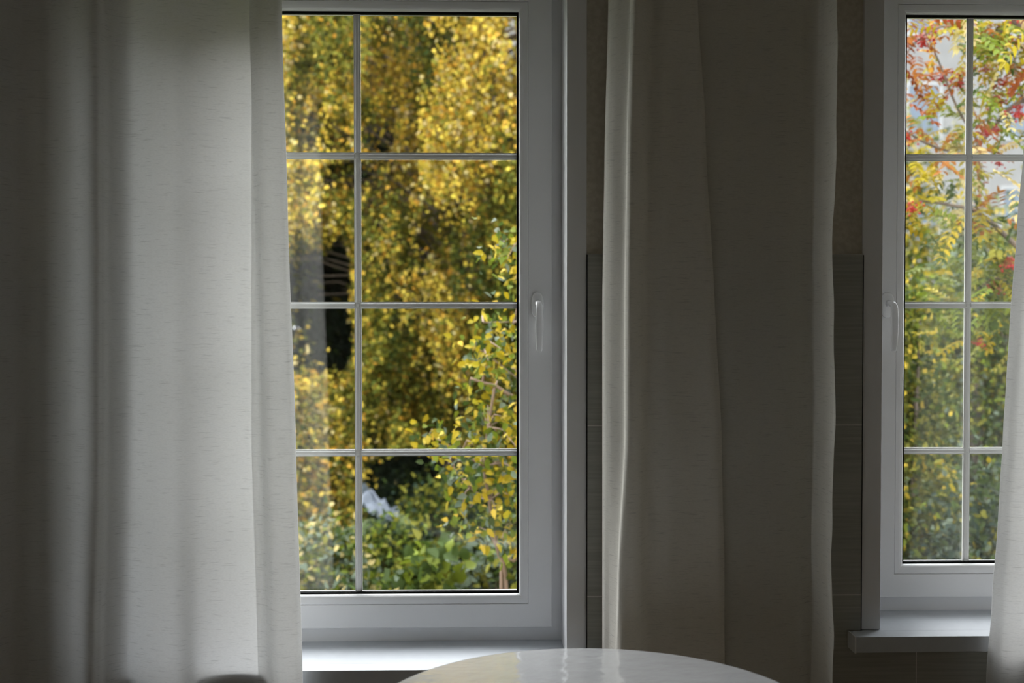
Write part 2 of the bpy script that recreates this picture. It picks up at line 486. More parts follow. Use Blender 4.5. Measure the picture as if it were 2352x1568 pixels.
    box(bm, a - .0478, a + .0003, -.008, .0008, sl + .001, T + .048, .0012); box(bm, b - .0003, b + .0478, -.008, .0008, sl + .001, T + .048, .0012)
    box(bm, a + .0004, b - .0004, -.008, .0008, T - .0003, T + .048, .0012)
    P.append(obj('casing', bm, M['pvc']))
    # sill board with an end cap at each end
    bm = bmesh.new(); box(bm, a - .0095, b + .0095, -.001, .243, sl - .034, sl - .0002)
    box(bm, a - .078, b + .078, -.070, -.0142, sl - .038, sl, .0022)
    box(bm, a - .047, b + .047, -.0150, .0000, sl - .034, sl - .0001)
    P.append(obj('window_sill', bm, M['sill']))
    for sgn, xx in ((-1, a - .078), (1, b + .078)):
        bm = bmesh.new(); x2 = xx + sgn * .004
        box(bm, min(xx, x2), max(xx, x2), -.0715, -.0145, sl - .0395, sl + .001, .0012)
        P.append(obj('end_cap', bm, M['pvc']))
    # outside drip sill
    bm = bmesh.new(); box(bm, a - .008, b + .008, .247, .42, sl - .034, sl - .028)
    P.append(obj('outer_sill', bm, M['pvc']))
    for o in P: setparent(o, root)
    setparent(lever, root); lever.parent = ros; lever.location = (0, 0, 0)
    tag(ros, 'white handle plate with a hanging curved lever')
    return root
window(1, W1, .1425, 'r')
window(2, W2, 1.0385, 'l')

# ------------------------------------------------------------------ curtains
def catmull(pts, n):
    pts = np.array(pts, float); out = []
    P = np.vstack([2 * pts[0] - pts[1], pts, 2 * pts[-1] - pts[-2]])
    seg = len(pts) - 1
    for u in np.linspace(0, seg, n):
        i = min(int(u), seg - 1); t = u - i
        p0, p1, p2, p3 = P[i], P[i + 1], P[i + 2], P[i + 3]
        out.append(.5 * ((2 * p1) + (-p0 + p2) * t + (2 * p0 - 5 * p1 + 4 * p2 - p3) * t * t + (-p0 + 3 * p1 - 3 * p2 + p3) * t ** 3))
    return np.array(out)

RODZ = 2.63
def curtain(name, rows, label, mm, hem=(3, 3), n=150, nz=110, wob=(.0, .0), seed=0, dcur=2.755):
    """rows: [(py, [(px, y), ...]), ...] cross sections of the cloth from top to bottom"""
    rnd = np.random.RandomState(seed)
    rr = []
    for py, sec in rows:
        pts = []
        for px, y in sec:
            D = y + 2.83
            pts.append((at(px, py, D).x, y))
        z = at(1176, py, dcur).z
        rr.append((z, catmull(pts, n)))
    rr.sort(key=lambda a: -a[0])
    zt = np.array([a[0] for a in rr]); A = np.array([a[1] for a in rr])
    zs = np.linspace(RODZ, .015, nz)
    V = np.zeros((nz, n, 3))
    ph = rnd.rand(8) * 6.28
    for i, z in enumerate(zs):
        # smooth interpolation between the cross sections, extrapolated flat
        zz = min(max(z, zt[-1]), zt[0])
        k = max(0, min(len(zt) - 2, int(np.searchsorted(-zt, -zz, side='right')) - 1))
        t = (zt[k] - zz) / max(1e-6, zt[k] - zt[k + 1]); t = t * t * (3 - 2 * t) * .5 + t * .5
        s = A[k] * (1 - t) + A[k + 1] * t
        s = s.copy()
        # small free-edge wobble and slight creasing of the cloth
        u = np.linspace(0, 1, n)
        e = np.exp(-((u) / .04) ** 2) * wob[0] + np.exp(-((1 - u) / .04) ** 2) * wob[1]
        s[:, 0] += e * (math.sin(z * 9 + ph[0]) * .5 + math.sin(z * 23 + ph[1]) * .35 + math.sin(z * 51 + ph[2]) * .15)
        s[:, 1] += .0012 * np.sin(u * 40 + 3 * math.sin(z * 2 + ph[3])) * math.sin(z * 5 + ph[4])
        V[i, :, 0] = s[:, 0]; V[i, :, 1] = s[:, 1]; V[i, :, 2] = z
    cx = float(V[:, :, 0].mean()); root = empty(name, (cx, -.1, 0)); tag(root, label, 'curtain')

    def sheet(nm, G, material):
        a, b = G.shape[:2]
        me = bpy.data.meshes.new(nm)
        idx = np.arange(a * b).reshape(a, b)
        f = np.stack([idx[:-1, :-1], idx[1:, :-1], idx[1:, 1:], idx[:-1, 1:]], -1).reshape(-1, 4)
        me.from_pydata((G.reshape(-1, 3)).tolist(), [], f.tolist())
        for p in me.polygons: p.use_smooth = True
        o = link(nm, me, material); setparent(o, root)
        return o
    cloth = sheet('cloth', V, mm)
    # side hems: narrow doubled strips behind the cloth
    for on, sl in ((hem[0], slice(0, hem[0])), (hem[1], slice(n - hem[1], n))):
        if on:
            H = V[:, sl].copy(); H[:, :, 1] += .0018
            sheet('side_hem', H, M['hem'] if mm in (M['curtain'], M['curtain_c']) else mm)
    H = V[-5:, :].copy(); H[:, :, 1] += .0018
    sheet('bottom_hem', H, mm)
    H = V[:3, :].copy(); H[:, :, 1] -= .0015
    sheet('heading_tape', H, mm)
    return root

L_y = [(-330, -.13), (-240, -.19), (-150, -.11), (-60, -.18), (40, -.105), (92, -.094), (122, -.096), (176, -.124), (216, -.148), (236, -.134), (258, -.104), (300, -.082), (345, -.104), (400, -.112), (460, -.092), (520, -.077), (575, -.078)]
curtain('curtain', [
    (-300, L_y + [(578, -.096), (600, -.125), (632, -.118), (646, -.104)]),
    (60, L_y + [(574, -.096), (600, -.120), (634, -.116), (648, -.104)]),
    (500, L_y + [(590, -.086), (604, -.118), (646, -.118), (661, -.104)]),
    (1000, L_y + [(600, -.084), (618, -.122), (663, -.120), (679, -.104)]),
    (1540, [(-330, -.13), (-240, -.19), (-150, -.11), (-60, -.18), (30, -.105), (92, -.094), (124, -.096), (168, -.126), (205, -.152), (226, -.136), (248, -.102), (292, -.080), (345, -.112), (410, -.120), (455, -.085), (520, -.0755), (590, -.0755), (612, -.086), (635, -.122), (678, -.122), (695, -.106)]),
], 'pale linen curtain, brightly lit, hanging in the left window and brushing its sill', M['curtain'], (3, 52), n=260, seed=1)

mA = [(1455, -.020), (1412, -.022), (1386, -.034), (1383.5, -.052), (1386, -.090), (1400, -.115), (1431, -.150), (1437, -.172), (1450, -.184), (1470, -.170), (1490, -.128), (1535, -.136), (1590, -.128), (1640, -.137), (1660, -.128)]
def shift(sec, dl, dr):
    a, b = sec[0][0], sec[-1][0]
    x0, x1 = 1384, 1660
    return [(p + (dl if p <= 1470 else dl + (dr - dl) * (p - 1470) / (1660 - 1470)), y) for p, y in sec]
curtain('curtain', [
    (-300, shift(mA, 18, -68)), (0, shift(mA, 14, -58)), (350, shift(mA, 5, -38)), (700, shift(mA, 0, -18)), (1000, shift(mA, 0, -3)),
    (1300, shift([(p - (14 if 1420 <= p <= 1445 else 0), y) for p, y in mA], 0, 4)), (1540, shift([(p - (20 if 1420 <= p <= 1452 else 0), y) for p, y in mA], 0, 4))],
    'shaded beige curtain between the windows with its bright edge beside the left window', M['curtain_b'], (3, 3), n=220, seed=2, wob=(.0016, .001))
mB = [(1560, -.095), (1620, -.105), (1680, -.112), (1740, -.106), (1800, -.114), (1836, -.098), (1858, -.080), (1872, -.080), (1886, -.100), (1902, -.135), (1914, -.172), (1917, -.180)]
def shB(d): return [(p + (d if p > 1860 else 0), y) for p, y in mB]
curtain('curtain', [(-300, shB(12)), (0, shB(8)), (250, shB(4)), (600, shB(-4)), (680, shB(-1)), (900, shB(0)), (1250, shB(-7)), (1420, shB(-1)), (1540, shB(-6))],
        'shaded beige curtain between the windows, its lit edge beside the right window', M['curtain_e'], (3, 3), n=180, seed=3, wob=(.0, .0035))
rC = [(0, -.088), (10, -.100), (34, -.122), (70, -.130), (115, -.105), (160, -.085), (220, -.12), (280, -.15), (340, -.10), (420, -.15), (500, -.10), (620, -.16), (740, -.1), (830, -.14)]
def shC(x0): return [(x0 + p, y) for p, y in rC]
curtain('curtain', [(-300, shC(2372)), (100, shC(2364)), (330, shC(2353)), (500, shC(2338)), (700, shC(2322)), (1000, shC(2305)), (1200, shC(2292)), (1400, shC(2277)), (1540, shC(2267))],
        'white linen curtain at the right edge of the photo, covering part of the right window', M['curtain_c'], (3, 3), n=240, seed=4, wob=(.0016, 0))
# rod that carries all four
bm = bmesh.new()
tube(bm, [(RX0 + .05, -.11, RODZ + .03), (RX1 - .05, -.11, RODZ + .03)], .012, 12)
rod = obj('curtain_rod', bm, M['tablemetal'], smooth=True); tag(rod, 'white curtain rod along the wall above both windows', 'curtain rod')
for x in (RX0 + .3, .58, RX1 - .3):
    bm = bmesh.new(); box(bm, x - .01, x + .01, -.12, 0, RODZ + .018, RODZ + .05)
    obj('rod_bracket', bm, M['tablemetal'], rod)

# ------------------------------------------------------------------ table
TC = at(1325, 1486, 2.45)
TR = .404; TZ = .7703; tx, ty = TC.x, (2.45 - 2.83) - TR
troot = empty('round_table', (tx, ty, 0)); tag(troot, 'glossy white round table standing in front of the windows', 'table')
def lathe(prof, seg=128):
    bm = bmesh.new(); L = []
    for r, z in prof:
        L.append([bm.verts.new((r * math.cos(2 * math.pi * k / seg), r * math.sin(2 * math.pi * k / seg), z)) for k in range(seg)])
    for a, b in zip(L, L[1:]):
        for k in range(seg): bm.faces.new((a[k], a[(k + 1) % seg], b[(k + 1) % seg], b[k]))
    bm.faces.new(L[0]); bm.faces.new(L[-1])
    return bm
tt = obj('tabletop', lathe([(TR - .006, TZ - .024), (TR - .001, TZ - .020), (TR, TZ - .012), (TR - .001, TZ - .004), (TR - .004, TZ - .0008), (TR - .008, TZ)]), M['table'], troot)
for p in tt.data.polygons: p.use_smooth = len(p.vertices) == 4
obj('column', lathe([(.10, TZ - .0245), (.10, TZ - .032), (.035, TZ - .05), (.028, TZ - .2), (.028, .2), (.036, .06)], 48), M['tablemetal'], troot, smooth=True)
obj('base', lathe([(.25, 0.0), (.25, .012), (.20, .022), (.05, .05), (.036, .0605)], 64), M['tablemetal'], troot, smooth=True)

# ------------------------------------------------------------------ outdoors
GZ = -.95
bm = bmesh.new()
rg = random.Random(5)
n_ = 40
G = [[bm.verts.new((-40 + 80 * i / n_, .6 + 60 * (j / n_) ** 1.5, GZ + (rg.uniform(-.06, .06) if 0 < j else 0))) for i in range(n_ + 1)] for j in range(n_ + 1)]
for j in range(n_):
    for i in range(n_): bm.faces.new((G[j][i], G[j][i + 1], G[j + 1][i + 1], G[j + 1][i]))
tag(obj('ground', bm, M['ground'], smooth=True), kind='structure')


def leaf_mesh(name, pos, d, nrm, ln, wd, col, parent):
    """pos, d, nrm, col (N,3); ln, wd (N,). Each leaf is a pointed blade folded along its midrib."""
    N = len(pos)
    d = d / np.linalg.norm(d, axis=1, keepdims=True)
    s = np.cross(d, nrm); s /= np.linalg.norm(s, axis=1, keepdims=True) + 1e-9
    u = np.cross(s, d)
    ln = ln[:, None]; wd = wd[:, None]
    V = np.zeros((N, 6, 3))
    V[:, 0] = pos
    V[:, 1] = pos + d * ln * .30 + s * wd * .5 + u * wd * .18
    V[:, 2] = pos + d * ln * .68 + s * wd * .38 + u * wd * .12
    V[:, 3] = pos + d * ln - u * ln * .06
    V[:, 4] = pos + d * ln * .68 - s * wd * .38 + u * wd * .12
    V[:, 5] = pos + d * ln * .30 - s * wd * .5 + u * wd * .18
    me = bpy.data.meshes.new(name)
    me.vertices.add(N * 6); me.vertices.foreach_set('co', V.reshape(-1).astype(np.float32))
    base = (np.arange(N) * 6)[:, None]
    f = np.concatenate([base + np.array([0, 1, 2, 3]), base + np.array([0, 3, 4, 5])], 1).reshape(-1)
    nf = N * 2
    me.loops.add(nf * 4); me.loops.foreach_set('vertex_index', f.astype(np.int32))
    me.polygons.add(nf); me.polygons.foreach_set('loop_start', np.arange(0, nf * 4, 4, dtype=np.int32))
    try: me.polygons.foreach_set('loop_total', np.full(nf, 4, dtype=np.int32))
    except Exception: pass
    me.update(calc_edges=True); me.validate()
    at_ = me.attributes.new('leafcol', 'FLOAT_COLOR', 'POINT')
    c4 = np.ones((N, 6, 4), np.float32); c4[:, :, :3] = col[:, None, :] * LEAFK
    at_.data.foreach_set('color', c4.reshape(-1))
    o = link(name, me, M['leaf']); 
    setparent(o, parent)
    return o

def pal(rng, n, cols, weights, jit=.18):
    cols = np.array(cols); w = np.array(weights, float); w /= w.sum()
    c = cols[rng.choice(len(cols), n, p=w)]
    return np.clip(c * (1 + rng.uniform(-jit, jit, (n, 1))) * (1 + rng.uniform(-.06, .06, (n, 3))), 0, 1.6)

LEAFK = .38
GOLD = (1.35, .98, .13); AMBER = (1.4, .76, .09); OLIVE = (.42, .40, .05); GREEN = (.10, .16, .03); DKG = (.035, .065, .03)
MOSS = (.17, .20, .03); BLUEG = (.06, .11, .07); YEL = (.78, .60, .03); LIME = (.34, .42, .04); SILV = (.30, .38, .26); ORANGE = (.72, .27, .04); RUST = (.50, .13, .03); TAN = (1.15, .92, .38)

def rand_unit(rng, n):
    v = rng.normal(size=(n, 3)); return v / np.linalg.norm(v, axis=1, keepdims=True)

def proj(p):
    v = np.asarray(p, float) - np.array(CAM)
    r, d, w = np.array(_r2), np.array(_d2), np.array(_fwd)
    z = v @ w
    return 1176 + FPX * (v @ r) / z, 784 + FPX * (v @ d) / z

# --- weeping birch: hanging twigs full of small leaves
def weeping(name, label, base, H, rad, ntuft, seed, cols_fn, leaf=.055, lpt=26, twigs=7, gap=None, zlow=.5, bark='birchbark', skirt=.25):
    rng = np.random.RandomState(seed)
    root = empty(name, base); tag(root, label, 'tree')
    bx, by, bz = base
    bm = bmesh.new()
    trunk = [Vector((bx + .12 * math.sin(k * .9 + seed), by + .1 * math.cos(k), bz + H * k / 9)) for k in range(10)]
    tube(bm, trunk, [max(.018, .16 * (1 - k / 9.6)) for k in range(10)], 10)
    to = obj('trunk', bm, M[bark], smooth=True); setparent(to, root)
    bb = bmesh.new()
    P = []; Dn = []; TC_ = []
    for k in range(ntuft):
        t = rng.rand() ** .8
        z = zlow + (H - zlow) * t                         # height above the base
        prof = rad * (math.sin(math.pi * min(1, .18 + .80 * (1 - t))) ** .7 if t > .05 else .8)
        a = rng.rand() * 6.283
        rr = prof * (.35 + .65 * math.sqrt(rng.rand()))
        tip = np.array([bx + rr * math.cos(a), by + rr * math.sin(a), bz + z])
        # limb from the trunk, arching
        if k % 6 == 0:
            zz = max(.4, z - .35 * rr)
            q = Vector((bx, by, bz + zz)); e = Vector(tip); mid = (q + e) / 2 + Vector((0, 0, .12 * rr))
            tube(bb, [q, (q + mid) / 2 + Vector((0, 0, .03)), mid, (mid + e) / 2 + Vector((0, 0, .04 * rr)), e], [.022, .016, .012, .008, .004], 4, False)
        tc_ = cols_fn(tip, rng); bright = rng.uniform(.85, 1.25)
        out = np.array([math.cos(a), math.sin(a), 0])
        for j in range(twigs):
            st = tip + rng.normal(size=3) * np.array([.15, .15, .10])
            L = rng.uniform(.25, .85)
            sw = out * rng.uniform(0, .3) + rng.normal(size=3) * np.array([.12, .12, 0])
            u = np.sort(rng.rand(lpt))[:, None]
            pts = st + sw * u * L + np.array([0, 0, -1.0]) * (u ** 1.2) * L + rng.normal(size=(lpt, 3)) * .028
            P.append(pts)
            dd = rng.normal(size=(lpt, 3)) * .8 + np.array([0, 0, -.45]); Dn.append(dd)
            TC_.append(pal(rng, lpt, *tc_) * bright)
    bo = obj('branches', bb, M['bark'], smooth=True); setparent(bo, root)
    P = np.concatenate(P); Dn = np.concatenate(Dn); Cc = np.concatenate(TC_)
    if gap is not None:
        k_ = gap(P, rng); P, Dn, Cc = P[k_], Dn[k_], Cc[k_]
    N = len(P)
    leaf_mesh('foliage', P, Dn, rand_unit(rng, N), rng.uniform(.7, 1.25, N) * leaf, rng.uniform(.65, .9, N) * leaf, Cc, root)
    return root

# open places in the crown (column, row, half-widths, how empty)
GAPS = [(690, 130, 22, 45, .6), (700, 250, 45, 50, .8), (735, 310, 75, 50, .9), (862, 312, 42, 42, .95), (790, 400, 65, 40, .93), (862, 430, 40, 75, .8), (690, 420, 40, 40, .7),
        (778, 640, 34, 115, 1), (715, 655, 75, 95, 1), (768, 780, 52, 100, 1), (700, 790, 55, 95, .95), (858, 560, 24, 50, .6), (885, 745, 34, 16, .6), (1075, 930, 46, 50, .7),
        (950, 1095, 115, 62, 1), (868, 1000, 26, 50, .6), (975, 590, 16, 40, .6), (1172, 62, 18, 34, .9), (1180, 112, 12, 26, .9), (1170, 320, 14, 20, .8), (600, 640, 60, 300, .8), (780, 1130, 60, 60, .6)]
def birch_gap(P, rng):
    x, y = proj(P)
    keep = y < 1150
    for cx, cy, rx, ry, p in GAPS:
        q = ((x - cx) / rx) ** 2 + ((y - cy) / ry) ** 2
        prob = p * np.clip(1.6 - q, 0, 1)
        keep &= rng.rand(len(x)) > prob
    return keep
def birch_cols(tip, rng):
    x, y = proj(tip)
    y = y + 60
    v = rng.rand()
    gold = .80 if y < 390 else (.60 if y < 470 else .30)
    if x < 830: gold = .35 if y < 330 else .55
    if 840 < x < 930 and y < 110: gold = .15
    if 1130 < x and 330 < y < 700: gold = .15
    if v > .88: return ([MOSS, GREEN, OLIVE], [5, 3, 1.5])
    if v < gold: return ([GOLD, AMBER, OLIVE, TAN], [6, 1.2, 2.0, 2.0])
    return ([OLIVE, GOLD, MOSS, AMBER], [5, 1.0, 3, .35])
bp_ = at(1060, 700, 13.0)
weeping('birch_tree', 'tall weeping birch with golden and olive autumn leaves filling the left window', (bp_.x, bp_.y, GZ), 7.1, 3.1, 1150, 11, birch_cols, gap=birch_gap, zlow=1.2, bark='bark', leaf=.050, lpt=42, twigs=10)

# --- conifers, dark, behind
def conifer(label, px, D, H, rad, seed, tint=1.0):
    rng = np.random.RandomState(seed)
    b = at(px, 700, D); root = empty('spruce_tree', (b.x, b.y, GZ)); tag(root, label, 'tree', 'dark spruces behind the birch')
    bm = bmesh.new(); tube(bm, [(b.x, b.y, GZ), (b.x, b.y, GZ + H)], [.2, .02], 8)
    setparent(obj('trunk', bm, M['bark'], smooth=True), root)
    P = []; Dd = []
    nb = int(H * 26)
    for k in range(nb):
        t = (k + rng.rand()) / nb; z = .4 + (H - .4) * t; R = rad * (1 - t) ** .8 * rng.uniform(.75, 1.1)
        a = rng.rand() * 6.283; o_ = np.array([math.cos(a), math.sin(a), -.35])
        m_ = int(60 + 110 * R)
        u = rng.rand(m_)[:, None]
        side = np.array([-math.sin(a), math.cos(a), 0])
        p = np.array([b.x, b.y, GZ + z]) + o_ * u * R + side * rng.uniform(-1, 1, (m_, 1)) * (.12 + .3 * R * (1 - u) * u * 2) + np.array([0, 0, -1]) * rng.rand(m_, 1) * .22
        P.append(p); Dd.append(o_ + rng.normal(size=(m_, 3)) * .6 + np.array([0, 0, -.4]))
    P = np.concatenate(P); Dd = np.concatenate(Dd); N = len(P)
    leaf_mesh('foliage', P, Dd, rand_unit(rng, N), rng.uniform(.10, .2, N), rng.uniform(.03, .05, N), pal(rng, N, np.array([DKG, BLUEG, GREEN]) * tint, [6, 3, .7]), root)
conifer('dark spruce showing blue-green at the left side of the left window', 715, 16.5, 7.6, 2.3, 21)
conifer('dark spruce directly behind the middle of the birch', 930, 17.5, 7.8, 2.5, 22, .8)
conifer('dark spruce behind the right half of the birch', 1190, 19.0, 6.2, 2.2, 23, .8)
conifer('dark spruce farthest back, seen in the dark gap at the left of the birch', 835, 21.5, 9.0, 3.0, 25)
conifer('dark spruce left of the birch, behind the lit curtain', 440, 18.0, 7.6, 2.6, 24)

# --- leafy masses: broadleaf shrubs and trees
def shrub(name, label, cat, c, rad, n, cols, leaf, seed, stems=7, gz=None, group=None, clump=60, spread=.16, aspect=.6, shell=.45, twigmat='bark', stem_r=.014, flat=.35):
    """c: centre of the crown, rad: its three radii"""
    rng = np.random.RandomState(seed)
    gz = GZ if gz is None else gz
    root = empty(name, (c[0], c[1], gz)); tag(root, label, cat, group)
    nc = max(8, n // clump)
    v = rand_unit(rng, nc); r = shell + (1 - shell) * rng.rand(nc, 1) ** .6
    cen = np.array(c) + v * r * np.array(rad)
    cen[:, 2] = np.maximum(cen[:, 2], gz + .05)
    bm = bmesh.new()
    for k in range(stems):
        e = cen[rng.randint(nc)]
        q = np.array([c[0] + rng.normal() * .05, c[1] + rng.normal() * .05, gz])
        m1 = q * .55 + e * .45 + rng.normal(size=3) * .04 * rad[0]; m1[2] = q[2] + (e[2] - q[2]) * .55
        tube(bm, [q, m1, e], [stem_r * 1.5, stem_r, stem_r * .3], 5)
        for j in range(3):
            e2 = e + (cen[rng.randint(nc)] - e) * .35
            tube(bm, [m1 * .5 + e * .5, (m1 * .3 + e * .7 + e2) / 2, e2], [stem_r * .6, stem_r * .45, stem_r * .2], 4, False)
    setparent(obj('stems', bm, M[twigmat], smooth=True), root)
    per = n // nc
    P = (cen[:, None, :] + rng.normal(size=(nc, per, 3)) * spread).reshape(-1, 3)
    P[:, 2] = np.maximum(P[:, 2], gz + .02)
    N = len(P)
    colsets, w = cols
    # each clump leans to one colour
    cw = rng.choice(len(colsets), nc, p=np.array(w, float) / sum(w))
    cc = np.array(colsets)[cw]
    ccol = np.repeat(cc, per, 0)
    mixm = rng.rand(N) < .45
    ccol[mixm] = np.array(colsets)[rng.choice(len(colsets), mixm.sum(), p=np.array(w, float) / sum(w))]
    ccol = np.clip(ccol * (1 + rng.uniform(-.25, .25, (N, 1))), 0, 1.6)
    Dd = rng.normal(size=(N, 3)) * .8 + (P - np.array(c)) * .5 + np.array([0, 0, -.25])
    nr = rand_unit(rng, N) + np.array([0, -.3, flat * 2])
    leaf_mesh('foliage', P, Dd, nr, rng.uniform(.65, 1.3, N) * leaf, rng.uniform(.8, 1.1, N) * leaf * aspect, ccol, root)
    return root

# hidden neighbours that close the garden off to both sides
p = at(230, 500, 15); shrub('maple_tree', 'broad green and yellow maple left of the birch, behind the lit curtain', 'tree', (p.x, p.y, 3.0), (2.6, 2.0, 3.2), 26000, ([OLIVE, GREEN, GOLD], [4, 3, 2]), .11, 31, 12, stem_r=.05, spread=.3, clump=120)
p = at(1750, 500, 16); shrub('linden_tree', 'yellow-green linden behind the wall between the two windows', 'tree', (p.x, p.y, 2.2), (2.4, 1.8, 2.6), 24000, ([OLIVE, GREEN, GOLD], [4, 3, 2]), .11, 32, 12, stem_r=.05, spread=.3, clump=120)
p = at(2500, 700, 14); shrub('lilac_bush', 'dense green lilac deep in the garden behind the right window', 'shrub', (p.x, p.y, .7), (2.6, 1.6, 2.1), 30000, ([OLIVE, GREEN, LIME, GOLD, SILV], [4, 3, 3, 1, 1]), .10, 33, 10, stem_r=.03, spread=.25, clump=110)

# left window, low growth, far to near
def blob(pxa, pxb, pya, D, **k):
    """a shrub standing on the ground, its crown between two pixel columns and up to a row"""
    a = at(pxa, pya, D); b = at(pxb, pya, D); top = a.z
    cz = (top + GZ) / 2
    return ((a.x + b.x) / 2, a.y, cz), ((b.x - a.x) / 2, max(.25, (b.x - a.x) * .35), max(.2, (top - GZ) / 2))
c, r = blob(560, 800, 850, 11.0)
shrub('hawthorn_bush', 'golden-leaved bush low at the left side of the left window', 'shrub', c, r, 15000, ([GOLD, OLIVE, AMBER, GREEN, TAN], [3, 4, 1.2, 2, 1]), .062, 41, 9, spread=.13)
c, r = blob(830, 1010, 1140, 12.5)
shrub('juniper_bush', 'low dark bush under the birch behind the pale sheeting', 'shrub', c, r, 6000, ([DKG, GREEN], [5, 1]), .06, 42, 6)
c, r = blob(860, 1240, 1105, 10.5)
shrub('dogwood_bush', 'olive green bush behind the stem of the yellow-leaved bush', 'shrub', (c[0] + .25, c[1], c[2]), r, 12000, ([GREEN, OLIVE, BLUEG], [4, 3, 3]), .06, 43, 8, spread=.12)
c, r = blob(800, 1010, 1215, 8.4)
shrub('bramble_bush', 'dark green bramble low in front of the pale sheeting', 'shrub', c, r, 9000, ([GREEN, OLIVE, DKG, LIME], [4, 3, 2, 1]), .055, 44, 7, spread=.09)
c, r = blob(640, 850, 1215, 7.2)
shrub('currant_bush', 'pale green and tan bush at the lower left corner of the left window glass', 'shrub', c, r, 7000, ([GREEN, SILV, TAN, LIME, OLIVE], [3, 2.5, 1.5, 1.5, 2]), .055, 45, 8, spread=.08)
c, r = blob(850, 1080, 1262, 6.2)
shrub('grapevine', 'bright green broad-leaved vine in the lower middle of the left window', 'shrub', c, r, 2600, ([LIME, GREEN, SILV, OLIVE], [4, 3.5, .8, 1.5]), .078, 46, 7, spread=.08, aspect=.95)
c, r = blob(1010, 1300, 1240, 6.6)
shrub('silvery_shrub', 'grey-green bush at the foot of the yellow-leaved bush', 'shrub', c, r, 6000, ([SILV, GREEN, OLIVE, LIME], [4, 3, 2, 1.2]), .06, 47, 8, spread=.08)
c, r = blob(1070, 1290, 1335, 5.3)
shrub('marigold_bush', 'small yellow-tipped bush at the lower right corner of the left window glass', 'shrub', c, r, 1500, ([YEL, GREEN, LIME, OLIVE], [3.5, 3, 2, 1]), .045, 48, 6, spread=.06)
c, r = blob(690, 900, 1325, 5.6)
shrub('ivy_bush', 'mixed green ground ivy along the bottom of the left window', 'shrub', c, r, 3200, ([GREEN, LIME, TAN, OLIVE, SILV], [3, 2, 1.6, 2, 1.5]), .05, 49, 6, spread=.07)

# pale sheeting lying on the slope
rng = np.random.RandomState(7)
bm = bmesh.new()
c0 = at(868, 1165, 9.6)
n1, n2 = 26, 20
GG = []
for i in range(n1):
    row = []
    for j in range(n2):
        u, v = i / (n1 - 1) - .5, j / (n2 - 1) - .5
        h = .035 * math.sin(u * 13 + v * 6) + .022 * math.sin(v * 17 - u * 5) + .01 * math.sin(u * 31) + rng.normal() * .003
        row.append(bm.verts.new((c0.x + u * .25 + .04 * math.sin(v * 9), c0.y + v * .35, c0.z - u * .20 + v * .10 + h)))
    GG.append(row)
for i in range(n1 - 1):
    for j in range(n2 - 1): bm.faces.new((GG[i][j], GG[i + 1][j], GG[i + 1][j + 1], GG[i][j + 1]))
tarp = obj('plastic_sheet', bm, M['tarp'], smooth=True); tag(tarp, 'crumpled pale bluish sheet lying on a mound among the low bushes', 'sheet')
# mound carrying it
bm = bmesh.new()
bmesh.ops.create_icosphere(bm, subdivisions=4, radius=1)
for v in bm.verts:
    n_s = 1 + .08 * math.sin(v.co.x * 7) * math.cos(v.co.y * 6)
    v.co = Vector((c0.x + v.co.x * .7 * n_s, c0.y + .2 + v.co.y * .7, GZ - .15 + v.co.z * (c0.z - GZ + .02) * n_s))
tag(obj('earth_mound', bm, M['ground'], smooth=True), 'low dark earth mound under the pale sheet', 'mound')

# --- yellow-leaved bush close to the left window (right side of the glass)
def branchy(name, label, cat, base, limbs, clusters, leaf, cols, seed, per=34, spread=.045, aspect=.62, twigmat='twig'):
    rng = np.random.RandomState(seed)
    root = empty(name, base); tag(root, label, cat)
    bm = bmesh.new()
    for pts, r0, r1 in limbs:
        k = len(pts)
        cm = catmull([tuple(p_) for p_ in pts], max(4, k * 3))
        tube(bm, [Vector(q) for q in cm], list(np.linspace(r0, r1, len(cm))), 7)
    allp = np.array([tuple(p_) for pts, _, _ in limbs for p_ in pts])
    for c_, w_ in clusters:
        c_ = np.array(c_); j = np.argmin(np.linalg.norm(allp - c_, axis=1)); q = allp[j]
        mid = (q + c_) / 2 + np.array([0, 0, .03])
        tube(bm, [Vector(q), Vector(mid), Vector(c_)], [.0045, .003, .0015], 4, False)
    setparent(obj('branches', bm, M[twigmat], smooth=True), root)
    P = []; Cl = []
    for c_, w_ in clusters:
        m_ = int(per * w_)
        P.append(np.array(c_) + rng.normal(size=(m_, 3)) * spread * np.array([1.1, 1.4, 1.0]))
        cs, w = cols if rng.rand() < .6 else (cols[0], list(reversed(cols[1])))
        Cl.append(pal(rng, m_, *cols, jit=.25))
    P = np.concatenate(P); Cl = np.concatenate(Cl); N = len(P)
    leaf_mesh('foliage', P, rng.normal(size=(N, 3)) + np.array([0, 0, -.5]), rand_unit(rng, N) + np.array([0, -.5, .9]), rng.uniform(.7, 1.25, N) * leaf, rng.uniform(.85, 1.1, N) * leaf * aspect, Cl, root)
    return root

